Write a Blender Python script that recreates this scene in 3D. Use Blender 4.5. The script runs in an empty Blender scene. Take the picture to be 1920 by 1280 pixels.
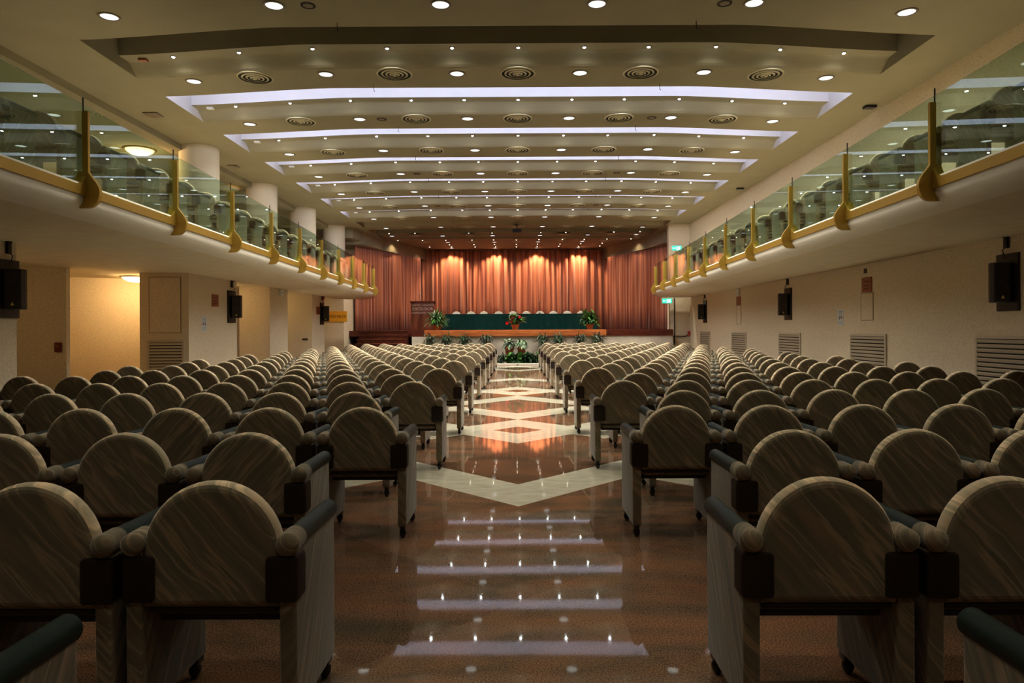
import bpy, bmesh, math, random
from mathutils import Vector, Matrix
R = random.Random(7)
sc = bpy.context.scene
C = sc.collection
PI = math.pi
F = 1280.0                       # focal length in pixels of a 1920 px wide frame
CX, CY, CH = 970.0, 616.0, 1.4   # vanishing point and eye height

def at(x, y, D):                 # the place seen at a pixel, at distance D
    r = 0.0054
    dx, dy = x-CX, y-CY
    X, Y = dx - r*dy, dy + r*dx
    return (X*D/F, D, CH - Y*D/F)

# ------------------------------------------------------------------ materials
def new_mat(name):
    m = bpy.data.materials.new(name); m.use_nodes = True
    nt = m.node_tree
    return m, nt, nt.nodes, nt.links, nt.nodes['Principled BSDF']

def rgb(c): return (c[0], c[1], c[2], 1)

def plain(name, col, rough=.5, metal=0, noise=0, nscale=20, bump=0, bscale=200, spec=.5):
    m, nt, N, L, P = new_mat(name)
    P.inputs['Base Color'].default_value = rgb(col)
    P.inputs['Roughness'].default_value = rough
    P.inputs['Metallic'].default_value = metal
    P.inputs['Specular IOR Level'].default_value = spec
    tc = N.new('ShaderNodeTexCoord')
    if noise:
        n = N.new('ShaderNodeTexNoise'); n.inputs['Scale'].default_value = nscale; n.inputs['Detail'].default_value = 4
        L.new(tc.outputs['Object'], n.inputs['Vector'])
        r = N.new('ShaderNodeValToRGB')
        r.color_ramp.elements[0].position = .3; r.color_ramp.elements[1].position = .7
        r.color_ramp.elements[0].color = rgb([c*(1-noise) for c in col]); r.color_ramp.elements[1].color = rgb([min(1, c*(1+noise)) for c in col])
        L.new(n.outputs[0], r.inputs[0]); L.new(r.outputs[0], P.inputs['Base Color'])
    if bump:
        n = N.new('ShaderNodeTexNoise'); n.inputs['Scale'].default_value = bscale
        L.new(tc.outputs['Object'], n.inputs['Vector'])
        b = N.new('ShaderNodeBump'); b.inputs['Strength'].default_value = bump; b.inputs['Distance'].default_value = .01
        L.new(n.outputs[0], b.inputs['Height']); L.new(b.outputs[0], P.inputs['Normal'])
    return m

def emis(name, col, s, base=(.8, .8, .8)):
    m, nt, N, L, P = new_mat(name)
    P.inputs['Base Color'].default_value = rgb(base)
    P.inputs['Emission Color'].default_value = rgb(col)
    P.inputs['Emission Strength'].default_value = s
    return m

def mth(N, L, op, a, b=None, c=None):
    n = N.new('ShaderNodeMath'); n.operation = op
    for i, v in enumerate((a, b, c)):
        if v is None: continue
        if isinstance(v, (int, float)): n.inputs[i].default_value = v
        else: L.new(v, n.inputs[i])
    return n.outputs[0]

def fabric(name='marbled_fabric', k_=.69, yc=-1.1):
    m, nt, N, L, P = new_mat(name)
    tc = N.new('ShaderNodeTexCoord'); oi = N.new('ShaderNodeObjectInfo')
    sx = N.new('ShaderNodeSeparateXYZ'); L.new(tc.outputs['Object'], sx.inputs[0])
    flip = mth(N, L, 'MULTIPLY_ADD', mth(N, L, 'GREATER_THAN', oi.outputs['Random'], .95), -2.0, 1.0)
    x = mth(N, L, 'MULTIPLY', sx.outputs[0], flip)
    s = mth(N, L, 'ADD', mth(N, L, 'MULTIPLY', x, .70), mth(N, L, 'ADD', mth(N, L, 'MULTIPLY', sx.outputs[2], .62), mth(N, L, 'MULTIPLY', sx.outputs[1], yc)))
    t = mth(N, L, 'SUBTRACT', mth(N, L, 'MULTIPLY', x, .62), mth(N, L, 'MULTIPLY', sx.outputs[2], .75))
    off = mth(N, L, 'MULTIPLY', oi.outputs['Random'], 37.0)
    def vec(a, b):
        c = N.new('ShaderNodeCombineXYZ')
        L.new(mth(N, L, 'MULTIPLY', s, a), c.inputs[0]); L.new(mth(N, L, 'MULTIPLY', t, b), c.inputs[1]); L.new(off, c.inputs[2])
        return c.outputs[0]
    w = N.new('ShaderNodeTexNoise'); w.inputs['Scale'].default_value = 1; w.inputs['Detail'].default_value = 2
    L.new(vec(5, 3.5), w.inputs['Vector'])
    s2 = mth(N, L, 'ADD', s, mth(N, L, 'MULTIPLY', w.outputs[0], .055))
    n1 = N.new('ShaderNodeTexNoise'); n1.inputs['Scale'].default_value = 1; n1.inputs['Detail'].default_value = 4
    c1 = N.new('ShaderNodeCombineXYZ'); L.new(mth(N, L, 'MULTIPLY', s2, 40), c1.inputs[0]); L.new(mth(N, L, 'MULTIPLY', t, 2.6), c1.inputs[1]); L.new(off, c1.inputs[2])
    L.new(c1.outputs[0], n1.inputs['Vector'])
    r1 = N.new('ShaderNodeValToRGB'); e = r1.color_ramp.elements
    e[0].position = .32; e[0].color = (.185, .158, .108, 1)
    e[1].position = .72; e[1].color = (.33, .23, .145, 1)
    for p, c in ((.42, (.205, .178, .120)), (.5, (.235, .190, .128)), (.58, (.27, .205, .138))):
        k = e.new(p); k.color = rgb(c)
    L.new(n1.outputs[0], r1.inputs[0])
    n2 = N.new('ShaderNodeTexNoise'); n2.inputs['Scale'].default_value = 1; n2.inputs['Detail'].default_value = 3
    c2 = N.new('ShaderNodeCombineXYZ'); L.new(mth(N, L, 'MULTIPLY', s2, 17), c2.inputs[0]); L.new(mth(N, L, 'MULTIPLY', t, 1.3), c2.inputs[1]); L.new(mth(N, L, 'ADD', off, 9.0), c2.inputs[2])
    L.new(c2.outputs[0], n2.inputs['Vector'])
    vein = mth(N, L, 'SUBTRACT', 1.0, mth(N, L, 'MULTIPLY', mth(N, L, 'ABSOLUTE', mth(N, L, 'SUBTRACT', n2.outputs[0], .5)), 26.0))
    vein = mth(N, L, 'MULTIPLY', mth(N, L, 'MAXIMUM', vein, 0.0), .6)
    mx = N.new('ShaderNodeMix'); mx.data_type = 'RGBA'
    L.new(vein, mx.inputs[0]); L.new(r1.outputs[0], mx.inputs[6]); mx.inputs[7].default_value = (.55, .41, .26, 1)
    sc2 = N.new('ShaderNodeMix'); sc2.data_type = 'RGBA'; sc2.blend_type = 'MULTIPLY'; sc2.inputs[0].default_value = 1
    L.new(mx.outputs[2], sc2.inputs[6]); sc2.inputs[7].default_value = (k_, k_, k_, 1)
    L.new(sc2.outputs[2], P.inputs['Base Color'])
    P.inputs['Roughness'].default_value = .85
    P.inputs['Specular IOR Level'].default_value = .2
    P.inputs['Sheen Weight'].default_value = .25
    P.inputs['Sheen Roughness'].default_value = .4
    b = N.new('ShaderNodeBump'); b.inputs['Strength'].default_value = .15; b.inputs['Distance'].default_value = .004
    L.new(n1.outputs[0], b.inputs['Height']); L.new(b.outputs[0], P.inputs['Normal'])
    return m

def floor_mat():
    m, nt, N, L, P = new_mat('polished_granite_floor')
    tc = N.new('ShaderNodeTexCoord'); sx = N.new('ShaderNodeSeparateXYZ'); L.new(tc.outputs['Object'], sx.inputs[0])
    X, Y = sx.outputs[0], sx.outputs[1]
    t = mth(N, L, 'PINGPONG', X, 1.1)
    u = mth(N, L, 'SUBTRACT', Y, t); v = mth(N, L, 'ADD', Y, t)
    tot = None
    def band(val, a, b):
        nonlocal tot
        q = mth(N, L, 'MULTIPLY', mth(N, L, 'GREATER_THAN', val, a), mth(N, L, 'LESS_THAN', val, b))
        tot = q if tot is None else mth(N, L, 'MAXIMUM', tot, q)
    for a in (5.38, 8.335, 10.535, 14.28, 22.4): band(u, a, a+.765)
    for a in (10.535, 14.28, 16.47, 19.46, 25.6): band(v, a-.765, a)
    # granite
    n1 = N.new('ShaderNodeTexNoise'); n1.inputs['Scale'].default_value = .9; n1.inputs['Detail'].default_value = 5; n1.inputs['Distortion'].default_value = 1.4
    mp = N.new('ShaderNodeMapping'); mp.inputs['Rotation'].default_value = (0, 0, .5); mp.inputs['Scale'].default_value = (1, 2.4, 1)
    L.new(tc.outputs['Object'], mp.inputs[0]); L.new(mp.outputs[0], n1.inputs['Vector'])
    r1 = N.new('ShaderNodeValToRGB'); e = r1.color_ramp.elements
    e[0].position = .3; e[0].color = (.090, .068, .045, 1); e[1].position = .7; e[1].color = (.25, .115, .060, 1)
    k = e.new(.5); k.color = (.18, .098, .058, 1)
    L.new(n1.outputs[0], r1.inputs[0])
    n2 = N.new('ShaderNodeTexNoise'); n2.inputs['Scale'].default_value = 130; n2.inputs['Detail'].default_value = 3
    L.new(tc.outputs['Object'], n2.inputs['Vector'])
    r2 = N.new('ShaderNodeValToRGB'); e = r2.color_ramp.elements
    e[0].position = .38; e[0].color = (.45, .45, .45, 1); e[1].position = .62; e[1].color = (1.3, 1.3, 1.3, 1)
    L.new(n2.outputs[0], r2.inputs[0])
    g = N.new('ShaderNodeMix'); g.data_type = 'RGBA'; g.blend_type = 'MULTIPLY'; g.inputs[0].default_value = 1
    L.new(r1.outputs[0], g.inputs[6]); L.new(r2.outputs[0], g.inputs[7])
    # slab-to-slab tone, slabs laid on the diagonal
    q = N.new('ShaderNodeCombineXYZ')
    L.new(mth(N, L, 'FLOOR', mth(N, L, 'MULTIPLY', mth(N, L, 'ADD', mth(N, L, 'ADD', Y, X), .9), .4545)), q.inputs[0])
    L.new(mth(N, L, 'FLOOR', mth(N, L, 'MULTIPLY', mth(N, L, 'ADD', mth(N, L, 'SUBTRACT', Y, X), .9), .4545)), q.inputs[1])
    wn = N.new('ShaderNodeTexWhiteNoise'); L.new(q.outputs[0], wn.inputs['Vector'])
    tone = mth(N, L, 'MULTIPLY_ADD', wn.outputs['Value'], .5, .75)
    g2 = N.new('ShaderNodeMix'); g2.data_type = 'RGBA'; g2.blend_type = 'MULTIPLY'; g2.inputs[0].default_value = 1
    L.new(g.outputs[2], g2.inputs[6]); L.new(tone, g2.inputs[7])
    # cream marble
    n3 = N.new('ShaderNodeTexNoise'); n3.inputs['Scale'].default_value = 6; n3.inputs['Detail'].default_value = 6
    L.new(mp.outputs[0], n3.inputs['Vector'])
    r3 = N.new('ShaderNodeValToRGB'); e = r3.color_ramp.elements
    e[0].position = .3; e[0].color = (.50, .46, .35, 1); e[1].position = .7; e[1].color = (.66, .62, .50, 1)
    L.new(n3.outputs[0], r3.inputs[0])
    mx = N.new('ShaderNodeMix'); mx.data_type = 'RGBA'
    L.new(tot, mx.inputs[0]); L.new(g2.outputs[2], mx.inputs[6]); L.new(r3.outputs[0], mx.inputs[7])
    L.new(mx.outputs[2], P.inputs['Base Color'])
    P.inputs['Roughness'].default_value = .035
    P.inputs['Specular IOR Level'].default_value = .45
    n4 = N.new('ShaderNodeTexNoise'); n4.inputs['Scale'].default_value = .55; n4.inputs['Detail'].default_value = 0
    L.new(tc.outputs['Object'], n4.inputs['Vector'])
    b = N.new('ShaderNodeBump'); b.inputs['Strength'].default_value = .22; b.inputs['Distance'].default_value = .02
    L.new(n4.outputs[0], b.inputs['Height']); L.new(b.outputs[0], P.inputs['Normal'])
    return m

def wall_mat(name, a, b, scale=75):
    m, nt, N, L, P = new_mat(name)
    tc = N.new('ShaderNodeTexCoord')
    n = N.new('ShaderNodeTexNoise'); n.inputs['Scale'].default_value = scale; n.inputs['Detail'].default_value = 3
    mp = N.new('ShaderNodeMapping'); mp.inputs['Scale'].default_value = (1, 1, .6)
    L.new(tc.outputs['Object'], mp.inputs[0]); L.new(mp.outputs[0], n.inputs['Vector'])
    r = N.new('ShaderNodeValToRGB'); e = r.color_ramp.elements
    e[0].position = .34; e[0].color = rgb(a); e[1].position = .56; e[1].color = rgb(b)
    L.new(n.outputs[0], r.inputs[0]); L.new(r.outputs[0], P.inputs['Base Color'])
    P.inputs['Roughness'].default_value = .8; P.inputs['Specular IOR Level'].default_value = .25
    bp = N.new('ShaderNodeBump'); bp.inputs['Strength'].default_value = .2; bp.inputs['Distance'].default_value = .004
    L.new(n.outputs[0], bp.inputs['Height']); L.new(bp.outputs[0], P.inputs['Normal'])
    return m

def wood_mat(name, a, b, rough=.3, sc_=(3, 30, 3)):
    m, nt, N, L, P = new_mat(name)
    tc = N.new('ShaderNodeTexCoord'); mp = N.new('ShaderNodeMapping'); mp.inputs['Scale'].default_value = sc_
    n = N.new('ShaderNodeTexNoise'); n.inputs['Scale'].default_value = 1; n.inputs['Detail'].default_value = 5; n.inputs['Distortion'].default_value = .6
    L.new(tc.outputs['Object'], mp.inputs[0]); L.new(mp.outputs[0], n.inputs['Vector'])
    r = N.new('ShaderNodeValToRGB'); e = r.color_ramp.elements
    e[0].position = .35; e[0].color = rgb(a); e[1].position = .68; e[1].color = rgb(b)
    L.new(n.outputs[0], r.inputs[0]); L.new(r.outputs[0], P.inputs['Base Color'])
    P.inputs['Roughness'].default_value = rough
    return m

def curtain_mat():
    m, nt, N, L, P = new_mat('rust_velvet')
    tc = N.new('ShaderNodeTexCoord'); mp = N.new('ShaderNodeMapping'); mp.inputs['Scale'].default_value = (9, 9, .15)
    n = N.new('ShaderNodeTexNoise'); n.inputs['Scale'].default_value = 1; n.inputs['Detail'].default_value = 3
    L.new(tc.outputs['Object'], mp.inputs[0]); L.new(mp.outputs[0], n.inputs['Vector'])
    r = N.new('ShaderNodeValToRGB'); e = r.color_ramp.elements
    e[0].position = .35; e[0].color = (.22, .05, .03, 1); e[1].position = .65; e[1].color = (.60, .21, .105, 1)  # dark upright streaks paint extra fold shade into the velvet
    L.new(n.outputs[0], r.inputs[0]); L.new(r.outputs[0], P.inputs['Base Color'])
    P.inputs['Roughness'].default_value = .75; P.inputs['Sheen Weight'].default_value = .4
    return m

def glass_mat():
    m = bpy.data.materials.new('green_tinted_glass'); m.use_nodes = True
    nt = m.node_tree; N, L = nt.nodes, nt.links; N.remove(N['Principled BSDF'])
    out = N['Material Output']
    t = N.new('ShaderNodeBsdfTransparent'); t.inputs[0].default_value = (.80, .92, .86, 1)
    g = N.new('ShaderNodeBsdfGlossy'); g.inputs['Roughness'].default_value = .0; g.inputs[0].default_value = (.9, 1, .97, 1)
    f = N.new('ShaderNodeFresnel'); gm = N.new('ShaderNodeNewGeometry')
    L.new(mth(N, L, 'MULTIPLY_ADD', gm.outputs['Backfacing'], 1/1.95-1.95, 1.95), f.inputs['IOR'])
    mx = N.new('ShaderNodeMixShader')
    L.new(f.outputs[0], mx.inputs[0]); L.new(t.outputs[0], mx.inputs[1]); L.new(g.outputs[0], mx.inputs[2]); L.new(mx.outputs[0], out.inputs[0])
    return m

M = {}
M['fabric'] = fabric()
M['band'] = fabric('toplit_marbled_rim', 2.0, 0.0)  # brighter fabric copy: overhead light on the chair rims put into the colour
M['floor'] = floor_mat()
M['vinyl'] = plain('dark_green_vinyl', (.013, .022, .019), .45, spec=.2)
M['bracket'] = plain('black_padded_bracket', (.014, .008, .006), .6)
M['caster'] = plain('black_rubber', (.008, .008, .008), .3)
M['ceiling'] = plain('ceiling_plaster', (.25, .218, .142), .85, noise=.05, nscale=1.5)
M['cove'] = plain('lit_cove_plaster', (.60, .59, .63), .8)  # pale copy for slots with lamps, their light put into the colour
M['wall'] = wall_mat('beige_wallpaper', (.54, .44, .31), (.70, .59, .43))
M['soffit'] = plain('balcony_plaster', (.74, .66, .48), .7, noise=.06, nscale=3)
M['lip'] = plain('balcony_edge_paint', (.82, .78, .66), .5)
M['column'] = plain('column_paint', (.68, .60, .48), .8)
M['brass'] = plain('matt_brass', (.50, .31, .055), .42, metal=.55)
M['glass'] = glass_mat()
M['black'] = plain('black_plastic', (.010, .010, .011), .45)
M['plate'] = plain('dark_back_plate', (.018, .012, .010), .5)
M['yellow'] = plain('yellow_mark', (.75, .60, .12), .4)
M['chrome'] = plain('dull_metal', (.4, .4, .38), .35, metal=.8)
M['grille'] = plain('painted_grille', (.50, .42, .31), .5)
M['darkgap'] = plain('dark_gap', (.012, .010, .008), .9)
M['plaque'] = plain('copper_plaque', (.26, .072, .030), .45, noise=.2, nscale=30)
M['paper'] = plain('notice_paper', (.56, .60, .62), .6)
M['ink'] = plain('printed_ink', (.16, .19, .22), .6)
M['redpl'] = plain('red_plastic', (.42, .02, .015), .4)
M['whitepl'] = plain('white_plastic', (.70, .70, .66), .45)
M['sign'] = plain('orange_sign_board', (.72, .33, .02), .5)
M['signink'] = plain('brown_lettering', (.12, .035, .01), .6)
M['exit'] = emis('green_exit_face', (.02, .45, .28), .7, (.01, .3, .18))
M['exitw'] = emis('white_pictogram', (.7, 1, .85), 1.3)
M['stagewood'] = wood_mat('orange_stage_wood', (.30, .070, .020), (.52, .16, .045), .22, (2, 8, 20))
M['darkwood'] = wood_mat('dark_red_wood', (.045, .008, .005), (.11, .022, .012), .3, (3, 12, 8))
M['lectern'] = wood_mat('mahogany', (.06, .014, .008), (.16, .045, .025), .35, (9, 9, 1.2))
M['stagewall'] = plain('stage_front_marble', (.55, .50, .41), .45, noise=.12, nscale=3)
M['cloth'] = plain('dark_green_cloth', (.003, .032, .028), .8, noise=.2, nscale=5)
M['curtain'] = curtain_mat()
M['terracotta'] = plain('terracotta', (.40, .12, .04), .6, noise=.15, nscale=8)
M['leaf'] = plain('green_leaves', (.06, .17, .035), .4, noise=.5, nscale=9)
M['leafdark'] = plain('dark_leaves', (.030, .065, .032), .4, noise=.5, nscale=12)
M['leafpale'] = plain('pale_leaves', (.24, .33, .21), .5, noise=.4, nscale=14)
M['leafgrey'] = plain('grey_green_leaves', (.10, .12, .09), .5, noise=.6, nscale=14)
M['stem'] = plain('plant_stem', (.05, .09, .03), .6)
M['flower'] = plain('red_petals', (.85, .02, .03), .5)
M['white_fabric'] = plain('pale_chair_cover', (.85, .82, .74), .8)
M['ventmetal'] = plain('beige_vent_metal', (.50, .45, .31), .6)
M['trimring'] = plain('brown_lamp_ring', (.16, .12, .08), .4)
M['lens'] = emis('lit_downlight_glass', (.90, 1.0, .96), .55)
M['bulb'] = emis('lit_halogen_bulb', (.88, 1.0, 1.0), 30.0)
M['bulbwarm'] = emis('lit_warm_halogen_bulb', (1.0, .86, .62), 8.0)
M['dome'] = emis('lit_warm_glass_dome', (1.0, .72, .33), 1.2)
M['domeoff'] = plain('unlit_glass_dome', (.55, .42, .26), .3)
M['wire'] = plain('black_wire', (.02, .015, .012), .6)
M['tube'] = emis('fluorescent_tube', (.86, .88, 1.0), 2.0)

# ------------------------------------------------------------------ mesh helpers
class MB:
    def __init__(s): s.v = []; s.f = []; s.mi = []; s.sm = []; s.mats = []
    def m(s, mat):
        if mat not in s.mats: s.mats.append(mat)
        return s.mats.index(mat)
    def add(s, vs, fs, mat, smooth=False):
        o = len(s.v); s.v += [tuple(v) for v in vs]; k = s.m(mat)
        for f in fs: s.f.append([i+o for i in f]); s.mi.append(k); s.sm.append(smooth)
    def box(s, c, d, mat, rot=None, bev=0):
        bm = bmesh.new(); bmesh.ops.create_cube(bm, size=1)
        for v in bm.verts: v.co = Vector((v.co.x*d[0], v.co.y*d[1], v.co.z*d[2]))
        if bev: bmesh.ops.bevel(bm, geom=bm.edges[:], offset=bev, segments=3, affect='EDGES', profile=.6)
        if rot: bmesh.ops.transform(bm, matrix=rot, verts=bm.verts)
        for v in bm.verts: v.co += Vector(c)
        s.frombm(bm, mat, bev > 0)
    def frombm(s, bm, mat, smooth=False):
        bm.verts.index_update()
        s.add([v.co[:] for v in bm.verts], [[v.index for v in f.verts] for f in bm.faces], mat, smooth); bm.free()
    def cyl(s, p, q, r, mat, n=16, r2=None, caps=True):
        p, q = Vector(p), Vector(q); d = (q-p).normalized()
        a = d.orthogonal().normalized(); b = d.cross(a)
        r2 = r if r2 is None else r2
        vs = [p+(a*math.cos(2*PI*i/n)+b*math.sin(2*PI*i/n))*r for i in range(n)] + [q+(a*math.cos(2*PI*i/n)+b*math.sin(2*PI*i/n))*r2 for i in range(n)]
        s.add(vs, [(i, (i+1) % n, n+(i+1) % n, n+i) for i in range(n)], mat, True)
        if caps: s.add(vs, [list(range(n))[::-1], list(range(n, 2*n))], mat)
    def lathe(s, prof, c, mat, n=24, axis='z', caps=True):
        vs = []
        for (r, z) in prof:
            for i in range(n):
                a = 2*PI*i/n; x, y = r*math.cos(a), r*math.sin(a)
                vs.append((c[0]+x, c[1]+y, c[2]+z) if axis == 'z' else (c[0]+x, c[1]+z, c[2]+y))
        fs = [(j*n+i, j*n+(i+1) % n, (j+1)*n+(i+1) % n, (j+1)*n+i) for j in range(len(prof)-1) for i in range(n)]
        s.add(vs, fs, mat, True)
        if not caps: return
        if prof[0][0] > 1e-4: s.add(vs[:n], [list(range(n))], mat)
        if prof[-1][0] > 1e-4: s.add(vs[-n:], [list(range(n))], mat)
    def prism(s, poly, z0, z1, mat):     # poly in plan
        n = len(poly)
        vs = [(x, y, z0) for x, y in poly]+[(x, y, z1) for x, y in poly]
        s.add(vs, [list(range(n))[::-1], list(range(n, 2*n))]+[(i, (i+1) % n, n+(i+1) % n, n+i) for i in range(n)], mat)
    def tube(s, pts, r, mat, n=8):
        for a, b in zip(pts[:-1], pts[1:]): s.cyl(a, b, r, mat, n)
        for p in pts[1:-1]: s.ball(p, r*1.02, mat, 6)
    def ball(s, c, r, mat, n=12, sc_=(1, 1, 1)):
        bm = bmesh.new(); bmesh.ops.create_uvsphere(bm, u_segments=n, v_segments=max(4, n*2//3), radius=r)
        for v in bm.verts: v.co = Vector((v.co.x*sc_[0]+c[0], v.co.y*sc_[1]+c[1], v.co.z*sc_[2]+c[2]))
        s.frombm(bm, mat, True)
    def mesh(s, name):
        me = bpy.data.meshes.new(name); me.from_pydata(s.v, [], s.f)
        for m in s.mats: me.materials.append(m)
        me.polygons.foreach_set('material_index', s.mi); me.polygons.foreach_set('use_smooth', s.sm)
        me.update()
        bm = bmesh.new(); bm.from_mesh(me); bmesh.ops.recalc_face_normals(bm, faces=bm.faces); bm.to_mesh(me); bm.free()
        return me

def link(name, data, parent=None, loc=(0, 0, 0), rz=0):
    o = bpy.data.objects.new(name, data); C.objects.link(o)
    o.location = loc; o.rotation_euler = (0, 0, rz)
    if parent: o.parent = parent
    return o
def tag(o, label=None, cat=None, group=None, kind=None):
    if label: o['label'] = label
    if cat: o['category'] = cat
    if group: o['group'] = group
    if kind: o['kind'] = kind
    return o
def struct(name, mb, label, cat=None):
    o = link(name, mb.mesh(name)); tag(o, label, cat or name.split('_')[0], kind='structure'); return o
def recentre(mb, c):
    mb.v = [(v[0]-c[0], v[1]-c[1], v[2]-c[2]) for v in mb.v]; return mb
ORD = ['zeroth', 'first', 'second', 'third', 'fourth', 'fifth', 'sixth', 'seventh', 'eighth', 'ninth', 'tenth', 'eleventh', 'twelfth', 'thirteenth', 'fourteenth', 'fifteenth',
       'sixteenth', 'seventeenth', 'eighteenth', 'nineteenth', 'twentieth', 'twenty-first', 'twenty-second', 'twenty-third']

# ------------------------------------------------------------------ armchair
def arch_pts(hw, zb, zs, n):
    pts = [(-hw, zb)]
    for i in range(n+1):
        a = PI - PI*i/n
        pts.append((hw*math.cos(a), zs+hw*1.03*math.sin(a)))
    pts.append((hw, zb)); return pts
def back_mb(mat, n=26, hw=.240, thick=.075, fine=True):
    bm = bmesh.new()
    P = arch_pts(hw, .448, .632, n)
    vs = [bm.verts.new((x, 0, z)) for x, z in P]; f = bm.faces.new(vs)
    r = bmesh.ops.extrude_face_region(bm, geom=[f])
    for g in r['geom']:
        if isinstance(g, bmesh.types.BMVert): g.co.y += thick
    bmesh.ops.recalc_face_normals(bm, faces=bm.faces)
    es = [e for e in bm.edges if abs(e.verts[0].co.y-e.verts[1].co.y) < 1e-6]
    bmesh.ops.bevel(bm, geom=es, offset=.030, segments=4 if fine else 2, affect='EDGES', profile=.5)
    if mat is not M['fabric']:
        mb = MB(); mb.frombm(bm, mat, True); return mb
    bm.normal_update(); bm.verts.index_update()
    mb = MB(); V = [v.co[:] for v in bm.verts]
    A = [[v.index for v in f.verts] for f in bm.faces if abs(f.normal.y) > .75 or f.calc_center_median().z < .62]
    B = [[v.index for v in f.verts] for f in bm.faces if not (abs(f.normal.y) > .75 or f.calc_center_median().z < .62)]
    mb.add(V, A, mat, False); k = mb.m(M['band'])  # arch rim faces take the brighter, toplit copy
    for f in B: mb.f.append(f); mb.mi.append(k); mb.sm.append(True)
    bm.free(); return mb
def side_mb(sx, mat):
    mb = MB(); mb.box((sx*.264, .235, .3725), (.058, .47, .585), mat, bev=.012); return mb
def rest_mb(sx):
    mb = MB(); mb.cyl((sx*.266, .075, .672), (sx*.266, .475, .668), .037, M['vinyl'], 18)
    mb.ball((sx*.266, .475, .668), .0365, M['vinyl'], 14, (1, .35, 1)); return mb
def nub_mb(sx, mat):
    mb = MB(); mb.cyl((sx*.266, -.005, .670), (sx*.266, .08, .672), .040, mat, 16)
    mb.ball((sx*.266, -.005, .670), .040, mat, 14, (1, .55, 1)); return mb
def brk_mb(sx):
    mb = MB(); mb.box((sx*.246, .035, .551), (.112, .105, .156), M['bracket'], bev=.018); return mb
def cast_mb(sx, y):
    mb = MB(); mb.ball((sx*.264, y, .030), .030, M['caster'], 12, (.8, 1, 1)); mb.box((sx*.264, y+.015, .066), (.034, .06, .04), M['caster'], bev=.006); return mb
def seat_mb(mat):
    mb = MB(); mb.box((0, .28, .435), (.462, .40, .085), mat, bev=.03); return mb
def rail_mb():
    mb = MB(); mb.box((0, .04, .440), (.44, .05, .022), M['bracket'], bev=.006)
    mb.box((0, .26, .385), (.44, .34, .02), M['bracket']); return mb

def side_full(sx): return side_mb(sx, M['fabric']).mesh('side_panel')
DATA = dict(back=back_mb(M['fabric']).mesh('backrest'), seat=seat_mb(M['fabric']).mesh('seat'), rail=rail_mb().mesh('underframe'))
for s_, k in ((-1, 'l'), (1, 'r')):
    DATA['side'+k] = side_full(s_); DATA['rest'+k] = rest_mb(s_).mesh('armrest'); DATA['nub'+k] = nub_mb(s_, M['fabric']).mesh('arm_cushion')
    DATA['brk'+k] = brk_mb(s_).mesh('corner_bracket'); DATA['cf'+k] = cast_mb(s_, .43).mesh('caster'); DATA['cr'+k] = cast_mb(s_, .04).mesh('caster')
def make_chair():
    r = bpy.data.objects.new('auditorium_armchair', None); C.objects.link(r); r.empty_display_size = .2
    link('backrest', DATA['back'], r); link('seat', DATA['seat'], r); link('underframe', DATA['rail'], r)
    for k in 'lr':
        sp = link('side_panel', DATA['side'+k], r)
        link('caster', DATA['cf'+k], sp); link('caster', DATA['cr'+k], sp)
        tag(link('armrest', DATA['rest'+k], r), 'dark green vinyl armrest'); link('arm_cushion', DATA['nub'+k], r)
        tag(link('corner_bracket', DATA['brk'+k], r), 'black padded corner bracket')
    return r
def merged(mat):
    mb = MB()
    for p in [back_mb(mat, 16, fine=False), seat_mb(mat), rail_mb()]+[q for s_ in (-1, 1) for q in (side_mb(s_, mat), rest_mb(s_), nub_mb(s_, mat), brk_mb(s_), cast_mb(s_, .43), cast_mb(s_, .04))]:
        o = len(mb.v); mb.v += p.v
        for f, k, sm in zip(p.f, p.mi, p.sm): mb.f.append([i+o for i in f]); mb.mi.append(mb.m(p.mats[k])); mb.sm.append(sm)
    return mb.mesh('auditorium_armchair')
FAR = merged(M['fabric'])
def copy_tree(o, parent=None):
    c = o.copy(); C.objects.link(c)
    if parent: c.parent = parent
    for ch in list(o.children): copy_tree(ch, c)
    return c
first = [None]
def put_chair(x, y, z, rz, label, group, full):
    if full:
        if first[0] is None: r = first[0] = make_chair()
        else: r = copy_tree(first[0])
    else:
        r = bpy.data.objects.new('auditorium_armchair', FAR); C.objects.link(r)
    r.location = (x, y, z); r.rotation_euler = (0, 0, rz)
    return tag(r, label, 'armchair', group)

PITCH = .63
jobs = []
for n in range(-1, 21):
    y = 2.33+1.116*n
    x0 = 1.045 if n % 2 == 0 else 1.372
    for side in (-1, 1):
        for k in range(8):
            x = x0+PITCH*k + (.02 if side > 0 else .0)
            xin = x-.3
            if n == -1:
                if k > 0: continue
            elif xin*F/(y+.2) > (CX if side < 0 else 1920-CX)+15: continue
            jobs.append((n, side, k, side*x, y))
bal = []
for side in (-1, 1):
    for n in range(-2, 18):
        if side < 0: y = 8.42-.47+.95*n; xe = 5.0+.048*(y-7.9)
        else: y = 7.76-.47+.93*n; xe = 4.74+.048*(y-7.75)
        if y < 5.9: continue
        bal.append((n, side, side*(xe+.30+.294), y))
total = len(jobs)+len(bal)
LIM = 300
drop = max(0, total-LIM)
far_jobs = sorted([j for j in jobs if j[2] >= 1], key=lambda j: -j[4]*10+(-j[2]))[:drop]
farset = set((j[0], j[1], j[2]) for j in far_jobs)
rest = []
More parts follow.
